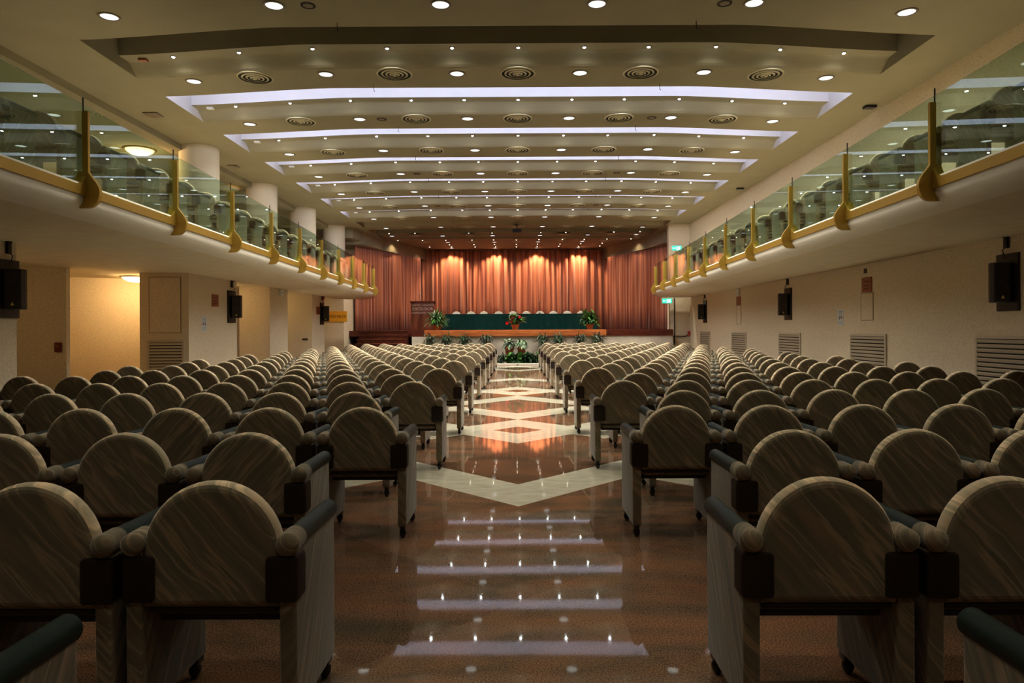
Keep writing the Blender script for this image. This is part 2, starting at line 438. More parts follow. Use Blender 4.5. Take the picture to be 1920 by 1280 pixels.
for n, side, k, x, y in jobs:
    if (n, side, k) in farset: rest.append((x, y)); continue
    w = 'left' if side < 0 else 'right'
    if n == -1: lab = 'marbled fabric armchair on the %s of the aisle, only its dark armrest in frame' % w
    else: lab = 'marbled fabric armchair, %s seat %s of the aisle, %s full row from the camera' % (ORD[k+1], w, ORD[n+1])
    put_chair(x+R.uniform(-.008, .008), y+R.uniform(-.012, .012), 0, R.uniform(-.012, .012), lab, 'armchairs in rows on the hall floor', n <= 8)
for i, (n, side, x, y) in enumerate(bal):
    w = 'left' if side < 0 else 'right'
    num = len([b for b in bal if b[1] == side and b[3] <= y])
    put_chair(x, y, 3.10, 0, 'marbled armchair on the %s balcony behind the glass, %s from the camera' % (w, ORD[num]), 'armchairs on the balconies', y < 13)
if rest:
    mb = MB(); src = FAR
    vs = [v.co[:] for v in src.vertices]; fs = [list(p.vertices) for p in src.polygons]; mi = [p.material_index for p in src.polygons]
    for x, y in rest:
        o = len(mb.v); mb.v += [(v[0]+x, v[1]+y-24, v[2]) for v in vs]
        for f, k in zip(fs, mi): mb.f.append([i+o for i in f]); mb.mi.append(mb.m(src.materials[k])); mb.sm.append(True)
    o = link('auditorium_armchairs', mb.mesh('auditorium_armchairs'), loc=(0, 24, 0))
    tag(o, 'marbled armchairs in the very last rows before the stage', 'armchairs', 'armchairs in rows on the hall floor', 'stuff')

# ------------------------------------------------------------------ setting: floor and walls
XR, XL = 7.5, -7.7
ZC, ZU, ZB = 5.9, 2.76, 3.10
mb = MB(); mb.box((-1.5, 18, -.05), (24, 46, .1), M['floor']); 
o = struct('floor', mb, 'polished red granite floor with cream diamond bands along the aisle'); 
mb = MB(); mb.box((XR+.1, 12.8, 2.95), (.2, 34, 5.9), M['wall']); struct('wall_right', mb, 'beige speckled wall on the right with grilles and loudspeakers')
mb = MB(); mb.box((0, -4.1, 2.95), (24, .2, 5.9), M['wall']); struct('wall_back', mb, 'beige wall behind the camera')
mb = MB(); mb.box((7.15, 29.85, 2.95), (1.1, .3, 5.9), M['wall']); struct('wall_front_right', mb, 'narrow beige wall beside the stage curtain under the exit signs', 'wall')
mb = MB(); mb.box((-11.9, 13, 4.4), (.2, 34, 3.0), M['wall']); struct('wall_left', mb, 'beige outer wall of the left balcony')
mb = MB(); mb.box((-9.6, 33.1, 2.95), (4.4, .2, 5.9), M['wall']); struct('wall_front_left', mb, 'beige wall closing the left side beside the stage', 'wall')
# recesses under the left balcony
mb = MB()
mb.prism([(-11.9, -4), (-11.6, -4), (-11.6, 17.0), (-9.3, 18.4), (-9.3, 33), (-9.6, 33), (-9.6, 18.6), (-11.9, 17.1)], 0, ZU+.1, M['wall'])
struct('wall_recess_left', mb, 'ochre wall of the lamp-lit recess under the left balcony', 'wall')
mb = MB(); mb.box((-10.62, 14.56, 1.43), (2.08, .12, 2.86), M['wall']); struct('wall_pier_recess', mb, 'shaded wall corner in the left recess carrying the red fire alarm', 'wall')
pill = [(2.0, 10.5, 1.2, 'nearest square pillar on the left carrying a loudspeaker'), (16.0, 18.75, 1.15, 'wide square pillar with grille and notice under the left balcony'),
        (21.25, 22.9, .95, 'square pillar with the white emergency light under the left balcony'), (25.6, 27.25, .95, 'square pillar with the small loudspeaker under the left balcony'),
        (30.3, 33.0, .95, 'square pillar beside the stage behind the orange sign')]
for i, (a, b, w, lab) in enumerate(pill):
    mb = MB(); mb.box((XL-w/2, (a+b)/2, 1.43), (w, b-a, 2.86), M['wall']); 
    tag(link('wall_pillar', mb.mesh('wall_pillar')), lab, 'pillar', kind='structure')
for i, (x, y, lab) in enumerate([(-7.85, 16.9, 'nearest'), (-7.95, 21.3, 'second'), (-7.95, 25.4, 'third'), (-7.95, 29.7, 'farthest')]):
    mb = MB(); mb.cyl((0, 0, 3.1), (0, 0, 5.9), .46, M['column'], 40)
    tag(link('wall_column', mb.mesh('wall_column'), loc=(x, y, 0)), 'round cream column on the left balcony, %s of the four' % lab, 'column', kind='structure')

# ------------------------------------------------------------------ ceiling
XCL, XCR = -6.75, 6.49
def bow(x):
    a = abs(x-(-.1)); s = .4
    if a < 3.4: return -s
    if a > 6.55: return 0
    t = (a-3.4)/(6.55-3.4)
    t = t*t*(3-2*t)*.35+t*.65
    return -s*(1-t)
KN = [10.55+2.58*k for k in range(8)]+[30.9]
FAS = [1.05]*8+[1.9]
BOT = [6.08]*8+[5.99]
NX = 56
xs = [XCL+(XCR-XCL)*i/NX for i in range(NX+1)]
mb = MB()
prof = [(-4.0, ZC, 0)]
caps = []
for k, d in enumerate(KN):
    f, bz = FAS[k], BOT[k]
    c = 1 if k in (1, 2, 3, 4, 5, 6) else 0  # lit slots get the pale copy, unlit ones keep the ceiling tone
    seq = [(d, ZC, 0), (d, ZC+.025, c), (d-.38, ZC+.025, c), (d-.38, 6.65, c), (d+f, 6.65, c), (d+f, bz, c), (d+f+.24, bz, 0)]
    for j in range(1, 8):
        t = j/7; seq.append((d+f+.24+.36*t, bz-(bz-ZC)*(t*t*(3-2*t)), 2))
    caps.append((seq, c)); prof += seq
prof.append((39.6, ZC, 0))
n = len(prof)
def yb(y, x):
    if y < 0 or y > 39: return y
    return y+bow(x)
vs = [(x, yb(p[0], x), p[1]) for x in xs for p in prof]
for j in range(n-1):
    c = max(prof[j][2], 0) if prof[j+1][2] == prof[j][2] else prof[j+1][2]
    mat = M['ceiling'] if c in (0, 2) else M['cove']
    mb.add(vs, [], mat)
    o = len(mb.v)-len(vs); kk = mb.m(mat)
    mb.v = mb.v[:o] if j else mb.v
    for i in range(NX):
        a = i*n+j; mb.f.append([a, a+1, a+n+1, a+n]); mb.mi.append(kk); mb.sm.append(False)
for seq, c in caps:
    for x in (XCL, XCR):
        P = [(x, q[0], q[1]) for q in seq]
        mb.add(P, [list(range(len(P)))], M['cove'] if c else M['ceiling'])
for (a, b) in ((-12, XCL), (XCR, 8)):
    mb.add([(a, -4, ZC), (b, -4, ZC), (b, 39.6, ZC), (a, 39.6, ZC)], [(0, 1, 2, 3)], M['ceiling'])
mb.box((-2, 18, 6.85), (21, 46, .1), M['ceiling'])
struct('ceiling', mb, 'cream ceiling with bowed lit cove slots running across the hall')
# lowered ceiling over the left balcony
mb = MB(); mb.box((-10.0, 14.5, 5.83), (3.8, 37, .14), M['ceiling']); struct('ceiling_balcony_left', mb, 'lower ceiling strip over the left balcony', 'ceiling')

# ------------------------------------------------------------------ balconies
def xe_l(y): return -(5.0+.048*(y-7.9))
def xe_r(y): return 4.74+.048*(y-7.75)
Y0, Y1 = -3.9, 29.2
for side, xe, xw, nm in ((-1, xe_l, -11.9, 'left'), (1, xe_r, XR, 'right')):
    pr = [(0.0, ZB), (0.0, 2.955), (.0, 2.90), (.035, 2.835), (.10, 2.775), (.22, 2.725), (.5, 2.69), (1.1, 2.69), (1.9, 2.72), (2.6, ZU)]
    mb = MB(); NY = 24; vs = []
    for i in range(NY+1):
        y = Y0+(Y1-Y0)*i/NY; e = xe(y)
        row = [(e+side*a, y, z) for a, z in pr]+[(xw, y, ZU), (xw, y, ZB)]
        vs += row
    m_ = len(pr)+2
    for i in range(NY):
        for j in range(m_):
            a = i*m_+j; b = i*m_+(j+1) % m_
            mb.f.append([a, b, b+m_, a+m_]); mb.mi.append(mb.m(M['lip'] if j < 5 else M['soffit'])); mb.sm.append(j < 10)
    mb.v = vs
    mb.f.append(list(range(m_))); mb.mi.append(mb.m(M['lip'])); mb.sm.append(False)
    mb.f.append([NY*m_+j for j in range(m_)]); mb.mi.append(mb.m(M['lip'])); mb.sm.append(False)
    tag(link('ceiling_balcony_slab', mb.mesh('balcony_slab')), '%s balcony slab with a rounded cream lip and beige underside' % nm, 'balcony', kind='structure')
    # glass balustrade with brass posts
    root = bpy.data.objects.new('balcony_railing', None); C.objects.link(root); root.location = (xe(8), 8, ZB)
    tag(root, 'glass and brass railing along the %s balcony edge' % nm, 'railing')
    base = Vector((xe(8), 8, ZB))
    ang = math.atan(side*.048)
    d0 = 7.9 if side < 0 else 7.75; dp = 2.29 if side < 0 else 2.28
    ys = [d0+dp*i for i in range(-5, 10)]
    # brass fascia rail
    mb = MB(); a, b = ys[0]-.3, ys[-1]
    L_ = b-a; rot = Matrix.Rotation(-ang, 4, 'Z')
    mb.box((xe((a+b)/2)-side*.012, (a+b)/2, 3.015), (.03, L_/math.cos(ang), .11), M['brass'], rot)
    o = link('brass_rail', recentre(mb, base).mesh('rail'), root)
    # posts
    mbp = MB()
    mbp.box((-side*.02, 0, .43), (.07, .045, .82), M['brass'], bev=.004)
    mbp.box((-side*-.012, 0, .90), (.012, .014, .20), M['wire'])
    mbb = MB()
    n_ = 12
    out = [(.06, .14), (-.055, .14)]
    for i in range(n_+1):
        t = i/n_
        z = .14-.30*t
        w = .055+.135*math.sin(t*PI*.62)**1.3
        out.append((-w, z))
    for i in range(1, 7):
        a_ = i/6*PI/2; out.append((-.175+.14*(1-math.cos(a_))-.0, -.16-.12*math.sin(a_)))
    out.append((.15, -.28)); out.append((.15, -.10))
    th = .05
    vs = [(side*x_, -th/2, z_) for x_, z_ in out]+[(side*x_, th/2, z_) for x_, z_ in out]
    q = len(out)
    mbb.add(vs, [list(range(q)), list(range(q, 2*q))[::-1]]+[(i, (i+1) % q, q+(i+1) % q, q+i) for i in range(q)], M['brass'])
    # concave gusset along the rail, on both sides
    for sy in (-1, 1):
        g = [(0, -.14), (0, .12)]+[(.02+.20*(1-math.cos(i/8*PI/2)), .12-.15*math.sin(i/8*PI/2)) for i in range(1, 9)]+[(.22, -.14)]
        q = len(g)
        vs = [(-side*.03, sy*a_, z_) for a_, z_ in g]+[(side*.01, sy*a_, z_) for a_, z_ in g]
        mbb.add(vs, [list(range(q)), list(range(q, 2*q))[::-1]]+[(i, (i+1) % q, q+(i+1) % q, q+i) for i in range(q)], M['brass'])
    pm, bk = mbp.mesh('post'), mbb.mesh('post_bracket')
    for y in ys:
        if y < 5: continue
        o = link('brass_post', pm, root, (xe(y)-base.x, y-8, 0))
        link('post_bracket', bk, o)
    for a, b in zip(ys[:-1], ys[1:]):
        if b < 5: continue
        a2, b2 = a+.012, b-.012
        mb = MB(); mb.box((xe((a2+b2)/2)+side*.015, (a2+b2)/2, (3.0+4.02)/2), (.012, (b2-a2)/math.cos(ang), 1.02), M['glass'], rot)
        link('glass_pane', recentre(mb, base).mesh('glass_pane'), root)

# ------------------------------------------------------------------ lights: helper
def add_light(kind, loc, energy, col, rot=(0, 0, 0), **kw):
    d = bpy.data.lights.new('lamp_light', kind); d.energy = energy; d.color = col
    for k, v in kw.items(): setattr(d, k, v)
    o = bpy.data.objects.new('lamp_light', d); C.objects.link(o); o.location = loc; o.rotation_euler = rot
    o.visible_glossy = False    # the lit bulb or glass of the fixture is what reflects
    return o

def small(name, mat, loc, dim, lab, cat, bev=.004, extra=None, grp=None):
    mb = MB(); mb.box((0, 0, 0), dim, mat, bev=bev); o = link(name, mb.mesh(name), loc=loc); tag(o, lab, cat, grp)
    if extra: extra(o)
    return o
SPX = [-5.85, -4.66, -3.38, -2.14, -1.06, .04, 1.14, 2.21, 3.33, 4.45, 5.6]
DLX = [-5.82, -3.35, -1.04, 1.13, 3.31, 5.6]
VX = [-4.65, -2.14, .03, 2.2, 4.45]
E_SPOT, E_DOWN, E_COVE = 16.0, 190.0, 18
# fixtures (shared meshes)
def spot_mesh(mat):
    mb = MB(); mb.lathe([(.045, 0), (.045, -.012), (.033, -.016), (.030, -.006)], (0, 0, 0), M['trimring'], 16)
    mb.ball((0, 0, -.012), .024, mat, 10, (1, 1, .6)); return mb.mesh('halogen_spotlight')
SPM, SPW = spot_mesh(M['bulb']), spot_mesh(M['bulbwarm'])
mb = MB(); mb.lathe([(.150, .0), (.150, -.010), (.120, -.014), (.118, .01)], (0, 0, 0), M['trimring'], 32); DTR = mb.mesh('trim_ring')
mb = MB(); mb.lathe([(.116, -.002), (.09, -.006), (.0, -.008)], (0, 0, 0), M['lens'], 32); DLN = mb.mesh('lens')
mb = MB(); mb.lathe([(.10, 0), (.10, -.010), (.075, -.014), (.07, -.004), (0, -.004)], (0, 0, 0), M['darkgap'], 24); mb.lathe([(.11, 0), (.11, -.006), (.1, -.008)], (0, 0, 0), M['trimring'], 24)
SPK = mb.mesh('ceiling_loudspeaker')
mb = MB()
for r0, r1, z in ((.315, .285, -.006), (.235, .205, -.010), (.160, .130, -.014), (.09, .060, -.018)):
    mb.lathe([(r0, z+.006), (r0, z), (r1, z-.012), (r1, z-.002)], (0, 0, 0), M['ventmetal'], 40, caps=False)
mb.lathe([(.04, -.02), (.03, -.034), (0, -.036)], (0, 0, 0), M['ventmetal'], 24)
VRING = mb.mesh('vent_rings')
mb = MB(); mb.lathe([(.29, -.001), (.29, -.006), (0, -.006)], (0, 0, 0), M['darkgap'], 40); VBACK = mb.mesh('vent_back')
mb = MB(); mb.tube([(0, 0, 0), (0, 0, -.10), (.02, 0, -.12)], .006, M['wire'], 6); HOOK = mb.mesh('ceiling_hook')

FLATY = {}
def rowname(i): return ORD[i]
# rows of downlights and vents on the flat strips, one per bay
bays = [('d', 9.47+.0)]
dl_rows = [9.47]+[KN[k]-.4+1.88 for k in range(8)]+[]
for ri, d in enumerate(dl_rows):
    for ci, x in enumerate(DLX):
        y = d+.4+bow(x)
        if ri == 7 and False: pass
        r = link('recessed_downlight', DTR, loc=(x, y, ZC)); link('lens', DLN, r)
        tag(r, 'lit round recessed downlight, %s from the left in the %s downlight row' % (ORD[ci+1], rowname(ri+1)), 'ceiling light', 'recessed downlights')
        add_light('SPOT', (x, y, ZC-.03), E_DOWN*(.55, .75, .9, 1, .95, .85, .75, .7, .6)[ri]*(1 if 0 < ci < 5 else 1.4), (1.0, .92, .74), spot_size=(1.5, 1.7, 1.15, 1.15, 1.7, 1.5)[ci], spot_blend=.4, shadow_soft_size=.10)
    if ri >= 1:
        for ci, x in enumerate(VX):
            y = d+.4+bow(x)
            r = link('ceiling_vent', VRING, loc=(x, y, ZC)); link('vent_back', VBACK, r)
            tag(r, 'round ringed air vent, %s from the left in the %s vent row' % (ORD[ci+1], rowname(ri)), 'vent', 'round ceiling vents')
    if ri % 2 == 0:
        for ci, x in enumerate((-2.88, 2.9)):
            r = link('ceiling_loudspeaker', SPK, loc=(x, d, ZC)); tag(r, 'small dark round ceiling loudspeaker, %s one in the %s downlight row' % (('left', 'right')[ci], rowname(ri+1)), 'loudspeaker', 'dark ceiling loudspeakers')
    for ci, x in enumerate((-2.62, 2.65)):
        r = link('ceiling_hook', HOOK, loc=(x, d+.55, ZC)); tag(r, 'tiny black hook hanging from the ceiling, %s one behind the %s downlight row' % (('left', 'right')[ci], rowname(ri+1)), 'hook', 'ceiling hooks')
# unseen downlight rows over and behind the camera, added to light near chairs
for d in (6.9, 4.3, 1.7, -1.2):
    for ci, x in enumerate(DLX):
        r = link('recessed_downlight', DTR, loc=(x, d, ZC)); link('lens', DLN, r)
        tag(r, 'unseen recessed downlight added to light the near end of the hall', 'ceiling light', 'added downlights out of view near the camera')
        add_light('SPOT', (x, d, ZC-.03), 28, (1.0, .92, .70), spot_size=1.7, spot_blend=.9, shadow_soft_size=.10)
for k in range(7):
    y0 = KN[k]+FAS[k]+.15
    for ci, x in enumerate(SPX):
        y = y0+bow(x)
        r = link('halogen_spotlight', SPM, loc=(x, y, BOT[k]))
        tag(r, 'tiny bright halogen spotlight, %s from the left on the %s cove' % (ORD[ci+1], ORD[k+1]), 'ceiling light', 'halogen spotlights on the coves')
        add_light('SPOT', (x, y, BOT[k]-.045), E_SPOT, (.98, .96, .86), spot_size=2.9, spot_blend=.6, shadow_soft_size=.03)
for k in range(7):
    o = small('slot_detector', M['plaque'] if k == 0 else M['whitepl'], (-6.42, KN[k]+FAS[k]+.16, BOT[k]-.02), (.14, .10, .04), 'small detector box at the left end of the %s ceiling slot' % ORD[k+1], 'detector', .008, None, 'detectors in the ceiling slots')
# cove lamps hidden behind the near lip of each lit slot
for k in (1, 2, 3, 4, 5, 6):
    segs = [(XCL+.15, -3.5), (-3.3, 3.1), (3.3, XCR-.15)]
    for si, (a, b) in enumerate(segs):
        ya, yb_ = KN[k]+bow(a)-.27, KN[k]+bow(b)-.27
        L_ = math.hypot(b-a, yb_-ya); az = math.atan2(yb_-ya, b-a)
        add_light('AREA', ((a+b)/2, (ya+yb_)/2, 5.985), E_COVE*L_/6, (.80, .84, 1.0), rot=(PI/2, 0, az), shape='RECTANGLE', size=L_, size_y=.08)

# ------------------------------------------------------------------ stage ceiling fixtures
def onz(x, y, z):
    r = .0054; dx, dy = x-CX, y-CY; X, Yv = dx-r*dy, dy+r*dx
    D = (z-CH)*F/(-Yv); return (X*D/F, D, z)
rows = [[(729.5, 437), (778, 436.7), (879, 436.5), (922.6, 436), (1014, 435.3), (1061, 435), (1151, 434), (1200, 433.5)],
        [(746, 450.5), (792, 450), (836, 450), (885, 449.5), (925.6, 449), (968, 449), (1010.6, 448.6), (1054.5, 448), (1095.5, 448), (1138, 447.5), (1183, 447)],
        [(843, 458), (889, 457.7), (927, 457.5), (968, 457.3), (1008, 457), (1050, 456.8), (1089, 456), (1129, 455)],
        [(805.6, 462.7), (846.6, 462.5), (891, 462.3), (929, 462), (968, 462), (1007, 461.7), (1047.5, 461), (1085, 461), (1124.6, 460.5)]]
for ri, row in enumerate(rows):
    for ci, (x, y) in enumerate(row):
        p = onz(x, y, ZC)
        r = link('halogen_spotlight', SPW, loc=p); tag(r, 'warm spotlight above the stage, %s from the left in the %s stage row' % (ORD[ci+1], ORD[ri+1]), 'ceiling light', 'spotlights above the stage')
        add_light('SPOT', (p[0], p[1], p[2]-.045), 16, (1, .76, .48), spot_size=2.3, spot_blend=.6, shadow_soft_size=.03)
for ri, row in enumerate([[(735, 442.3), (830, 442), (923.6, 441.5), (1012.6, 441), (1102, 440), (1193, 439)], [(839.7, 454), (927, 453.7), (1009, 453), (1092, 452)]]):
    for ci, (x, y) in enumerate(row):
        p = onz(x, y, ZC)
        r = link('recessed_downlight', DTR, loc=p); link('lens', DLN, r)
        tag(r, 'lit downlight over the stage front, %s from the left in the %s row there' % (ORD[ci+1], ORD[ri+1]), 'ceiling light', 'downlights above the stage')
        add_light('SPOT', (p[0], p[1], p[2]-.03), 14, (1, .74, .45), spot_size=2.4, spot_blend=.9, shadow_soft_size=.08)
for ci, x in enumerate((-3.63, -1.22, 1.10, 3.42)):
    p = (x, 38.0, ZC)
    r = link('recessed_downlight', DTR, loc=p); link('lens', DLN, r)
    tag(r, 'lit downlight washing the back curtain, %s from the left' % ORD[ci+1], 'ceiling light', 'downlights along the back curtain')
    add_light('SPOT', (x, 38.0, ZC-.04), 130, (1, .72, .42), rot=(.12, 0, 0), spot_size=1.95, spot_blend=.45, shadow_soft_size=.04)
for ri, row in enumerate([[(780, 441.5), (880, 441), (1057, 439.5), (1147, 438.5)], [(795, 454), (886, 453.5), (968, 453), (1052, 452), (1134, 451.5)]]):
    for ci, (x, y) in enumerate(row):
        p = onz(x, y, ZC); r = link('ceiling_vent', VRING, loc=p); link('vent_back', VBACK, r)
        tag(r, 'round air vent over the stage, %s from the left in the %s stage vent row' % (ORD[ci+1], ORD[ri+1]), 'vent', 'round ceiling vents over the stage')
mb = MB(); mb.box((-.1, 33.6, 5.87), (11.6, .08, .07), M['ceiling']); struct('trim_1', mb, 'thin ceiling ridge in front of the stage', 'trim')
# projector
mb = MB(); mb.cyl((0, 0, .32), (0, 0, .12), .025, M['black'], 10); mb.box((0, 0, .28), (.2, .2, .02), M['black']); PJ = mb
r = link('ceiling_projector', None, loc=(0, 29.6, 5.60)); tag(r, 'small dark projector hanging from the ceiling before the stage', 'projector')
link('mount', PJ.mesh('mount'), r)
mb = MB(); mb.box((0, 0, .03), (.38, .30, .14), M['black'], bev=.02); b_ = link('projector_body', mb.mesh('projector_body'), r)
mb = MB(); mb.cyl((.06, .15, .03), (.06, .19, .03), .04, M['chrome'], 16); link('projector_lens', mb.mesh('projector_lens'), r)

# dome lamps on the left
def dome(loc, lit, lab, e=0):
    r = link('ceiling_dome_lamp', None, loc=loc); tag(r, lab, 'ceiling light')
    mb = MB(); mb.lathe([(.36, 0), (.36, -.02), (.33, -.03), (.31, -.02)], (0, 0, 0), M['brass'], 32); link('metal_ring', mb.mesh('metal_ring'), r)
    mb = MB(); mb.lathe([(.32, -.012), (.29, -.06), (.20, -.115), (.10, -.14), (0, -.146)], (0, 0, 0), M['dome'] if lit else M['domeoff'], 32); link('glass_bowl', mb.mesh('glass_bowl'), r)
    if lit: add_light('POINT', (loc[0], loc[1], loc[2]-.28), e, (1, .66, .30), shadow_soft_size=.12)
dome(at(262, 283, 16.4)[:2]+(5.76,), True, 'lit glass dome lamp on the ceiling over the left balcony', 18)
dome((-8.75, 20.8, 5.76), False, 'unlit glass dome lamp deeper over the left balcony')
dome((-9.55, 17.1, ZU), True, 'lit glass dome lamp under the left balcony beside the wide pillar', 20)
dome((-8.9, 20.2, ZU), True, 'lit glass dome lamp hidden between the pillars under the left balcony', 3)
dome((-8.9, 24.4, ZU), True, 'unseen dome lamp added to warm the recess between the farther pillars', 2.5)  # unseen lamp, added for warm light between the pillars
dome((-8.6, 28.7, ZU), True, 'unseen dome lamp added to warm the recess before the orange sign', 3)  # also unseen, added to warm the recess by the stage
dome((-11.0, 11.5, ZU), True, 'unseen dome lamp added to warm the recess behind the nearest pillar', 5)  # out of view, added to warm the near recess

# ------------------------------------------------------------------ right wall equipment
def louvre(name, y0, y1, z0, z1, x, side, lab, grp=None, n=14, facing='x'):
    w, h = abs(y1-y0), z1-z0
    r = link(name, None, loc=(x, (y0+y1)/2, z0)) if facing == 'x' else link(name, None, loc=((y0+y1)/2, x, z0))
    tag(r, lab, 'vent grille', grp)
    rz = 0 if facing == 'x' else PI/2
    r.rotation_euler = (0, 0, rz)
    fr, bl, bk = MB(), MB(), MB()
    t = .05
    for c, d in (((0, 0, -t/2), (.03, w+2*t, t)), ((0, 0, h+t/2), (.03, w+2*t, t)), ((0, -w/2-t/2, h/2), (.03, t, h)), ((0, w/2+t/2, h/2), (.03, t, h))): fr.box(c, d, M['grille'], bev=.004)
    step = h/n
    for i in range(n):
        bl.box((side*.0, 0, (i+.5)*step), (.028, w, step*.62), M['grille'], Matrix.Rotation(-side*.6, 4, 'Y'))
    bk.box((side*.004, 0, h/2), (.004, w, h), M['darkgap'])
    link('grille_frame', fr.mesh('grille_frame'), r); link('louvres', bl.mesh('louvres'), r); link('grille_back', bk.mesh('grille_back'), r)
for i, (a, b) in enumerate(((9.75, 11.1), (13.9, 15.3), (18.1, 19.5), (22.4, 23.8), (26.6, 27.9))):
    louvre('wall_vent_grille', a, b, .15, 1.20, XR-.018, 1, 'beige louvred vent grille on the right wall, %s from the camera' % ORD[i+1], 'vent grilles on the right wall')
louvre('wall_vent_grille', -8.62, -7.85, .12, 1.12, 15.985, 1, 'beige louvred vent grille on the wide left pillar', n=14, facing='y')

def panel_outline(loc, w, h, axis, lab):
    mb = MB(); t = .012
    def bx(c, d):
        if axis == 'x': mb.box((0, c[0], c[1]), (.006, d[0], d[1]), M['trimring'])
        else: mb.box((c[0], 0, c[1]), (d[0], .006, d[1]), M['trimring'])
    bx((0, h/2), (w, t)); bx((0, -h/2), (w, t)); bx((-w/2, 0), (t, h)); bx((w/2, 0), (t, h))
    p = MB()
    if axis == 'x': p.box((0, 0, 0), (.012, w, h), M['wall'])
    else: p.box((0, 0, 0), (w, .012, h), M['wall'])
    r = link('access_panel', p.mesh('access_panel'), loc=loc); tag(r, lab, 'access panel'); link('panel_joint', mb.mesh('panel_joint'), r)
    if axis == 'x': r.children[0].location.x = -.006 if loc[0] > 0 else .006
    else: r.children[0].location.y = -.006
panel_outline((XR-.006, 14.62, 1.83), .50, .58, 'x', 'wallpapered access panel below the copper plaque, nearer one on the right wall')
panel_outline((XR-.006, 23.1, 1.83), .50, .62, 'x', 'wallpapered access panel below the copper plaque, farther one on the right wall')
panel_outline((-8.25, 15.99, 2.0), .74, 1.30, 'y', 'wallpapered access panel above the grille on the wide left pillar')

def wall_speaker(yc, x, side, zt, zb, lab, turn, s=1.0):
    # side: +1 right wall (box faces into the hall towards -x and -y), -1 left
    r = link('wall_loudspeaker', None, loc=(x, yc, zb)); tag(r, lab, 'loudspeaker', 'loudspeakers on the side walls')
    h = zt-zb; ww = .46
    mb = MB(); mb.box((-side*.02, 0, h/2), (.04, ww, h), M['plate'], bev=.004); link('back_plate', mb.mesh('back_plate'), r)
    mb = MB()
    bh = .60
    # cabinet: trapezoid plan, front edge rounded
    pl = [(-.14, -.16), (.14, -.16), (.17, -.08), (.17, .0), (.10, .15), (-.10, .15), (-.17, .0), (-.17, -.08)]
    bm = bmesh.new(); vs = [bm.verts.new((a, b, 0)) for a, b in pl]; f = bm.faces.new(vs)
    rr = bmesh.ops.extrude_face_region(bm, geom=[f])
    for g in rr['geom']:
        if isinstance(g, bmesh.types.BMVert): g.co.z += bh
    bmesh.ops.recalc_face_normals(bm, faces=bm.faces)
    bmesh.ops.bevel(bm, geom=bm.edges[:], offset=.012, segments=2, affect='EDGES', profile=.5)
    mb.frombm(bm, M['black'])
    cab = link('speaker_cabinet', mb.mesh('speaker_cabinet'), r, (-side*.17, 0, .13), turn); cab.scale = (.78, .9, 1)
    mb = MB(); mb.lathe([(.13, 0), (.125, -.012), (.11, -.004), (.04, .0), (0, -.01)], (0, -.162, .21), M['plate'], 28, axis='y'); link('woofer', mb.mesh('woofer'), cab)
    mb = MB(); mb.box((0, -.165, .47), (.20, .012, .14), M['plate'], bev=.004); link('horn', mb.mesh('horn'), cab)
    mb = MB()
    mb.add([(-.028, -.184, .055), (.028, -.184, .055), (0, -.184, .105), (-.028, -.172, .055), (.028, -.172, .055), (0, -.172, .105)], [(0, 1, 2), (3, 5, 4), (0, 1, 4, 3), (1, 2, 5, 4), (2, 0, 3, 5)], M['yellow'])
    tag(link('logo', mb.mesh('logo'), cab), 'small yellow triangle badge')
    mb = MB(); mb.box((-side*.09, 0, .40), (.12, .06, .10), M['black']); link('wall_bracket', mb.mesh('wall_bracket'), r)
    mb = MB(); mb.box((-side*.03, .02, h+.20), (.05, .07, .22), M['black'], bev=.004); 
    mb.tube([(-side*.05, .0, h+.27), (-side*.12, -.03, h+.28), (-side*.12, -.03, h+.25), (-side*.05, 0, h+.25)], .006, M['wire'], 6)
    mb.tube([(-side*.05, 0, h+.10), (-side*.11, -.01, h+.06), (-side*.09, 0, h-.01), (-side*.05, 0, h-.08)], .007, M['wire'], 6)
    link('cable_box', mb.mesh('cable_box'), r)
wall_speaker(10.4, XR, 1, 2.50, 1.63, 'black loudspeaker on a plate on the right wall, closest of the three', -.25)
wall_speaker(18.85, XR, 1, 2.48, 1.60, 'black loudspeaker on a plate on the right wall between two grilles', -.25)
wall_speaker(27.2, XR, 1, 2.48, 1.60, 'black loudspeaker on a plate on the right wall nearest the stage', -.25)
wall_speaker(18.35, XL, -1, 2.46, 1.60, 'black loudspeaker at the edge of the wide pillar with the notice', .25)
wall_speaker(26.85, XL, -1, 2.46, 1.60, 'black loudspeaker in front of the orange sign by the stage', .25)
wall_speaker(10.28, XL, -1, 2.48, 1.60, 'black loudspeaker on the nearest left pillar, cut by the frame edge', .25)

def plaque_lines(side):
    def f(o):
        mb = MB()
        for z in (.07, -.02, -.08): mb.box((-side*.012, 0, z), (.004, .22, .025), M['signink'])
        link('engraved_lines', mb.mesh('engraved_lines'), o)
    return f
small('copper_plaque', M['plaque'], (XR-.012, 14.62, 2.30), (.022, .40, .31), 'copper-red plaque on the right wall above the nearer access panel', 'plaque', extra=plaque_lines(1))
small('copper_plaque', M['plaque'], (XR-.012, 23.1, 2.30), (.022, .42, .30), 'copper-red plaque on the right wall under the white emergency light', 'plaque', extra=plaque_lines(1))
small('copper_plaque', M['plaque'], (XL+.011, 17.38, 2.16), (.022, .36, .31), 'copper-red plaque on the wide left pillar beside the loudspeaker', 'plaque', extra=plaque_lines(-1))
small('copper_plaque', M['plaque'], (XL+.011, 26.35, 2.14), (.022, .40, .30), 'copper-red plaque on the far left pillar beside the loudspeaker', 'plaque', extra=plaque_lines(-1))
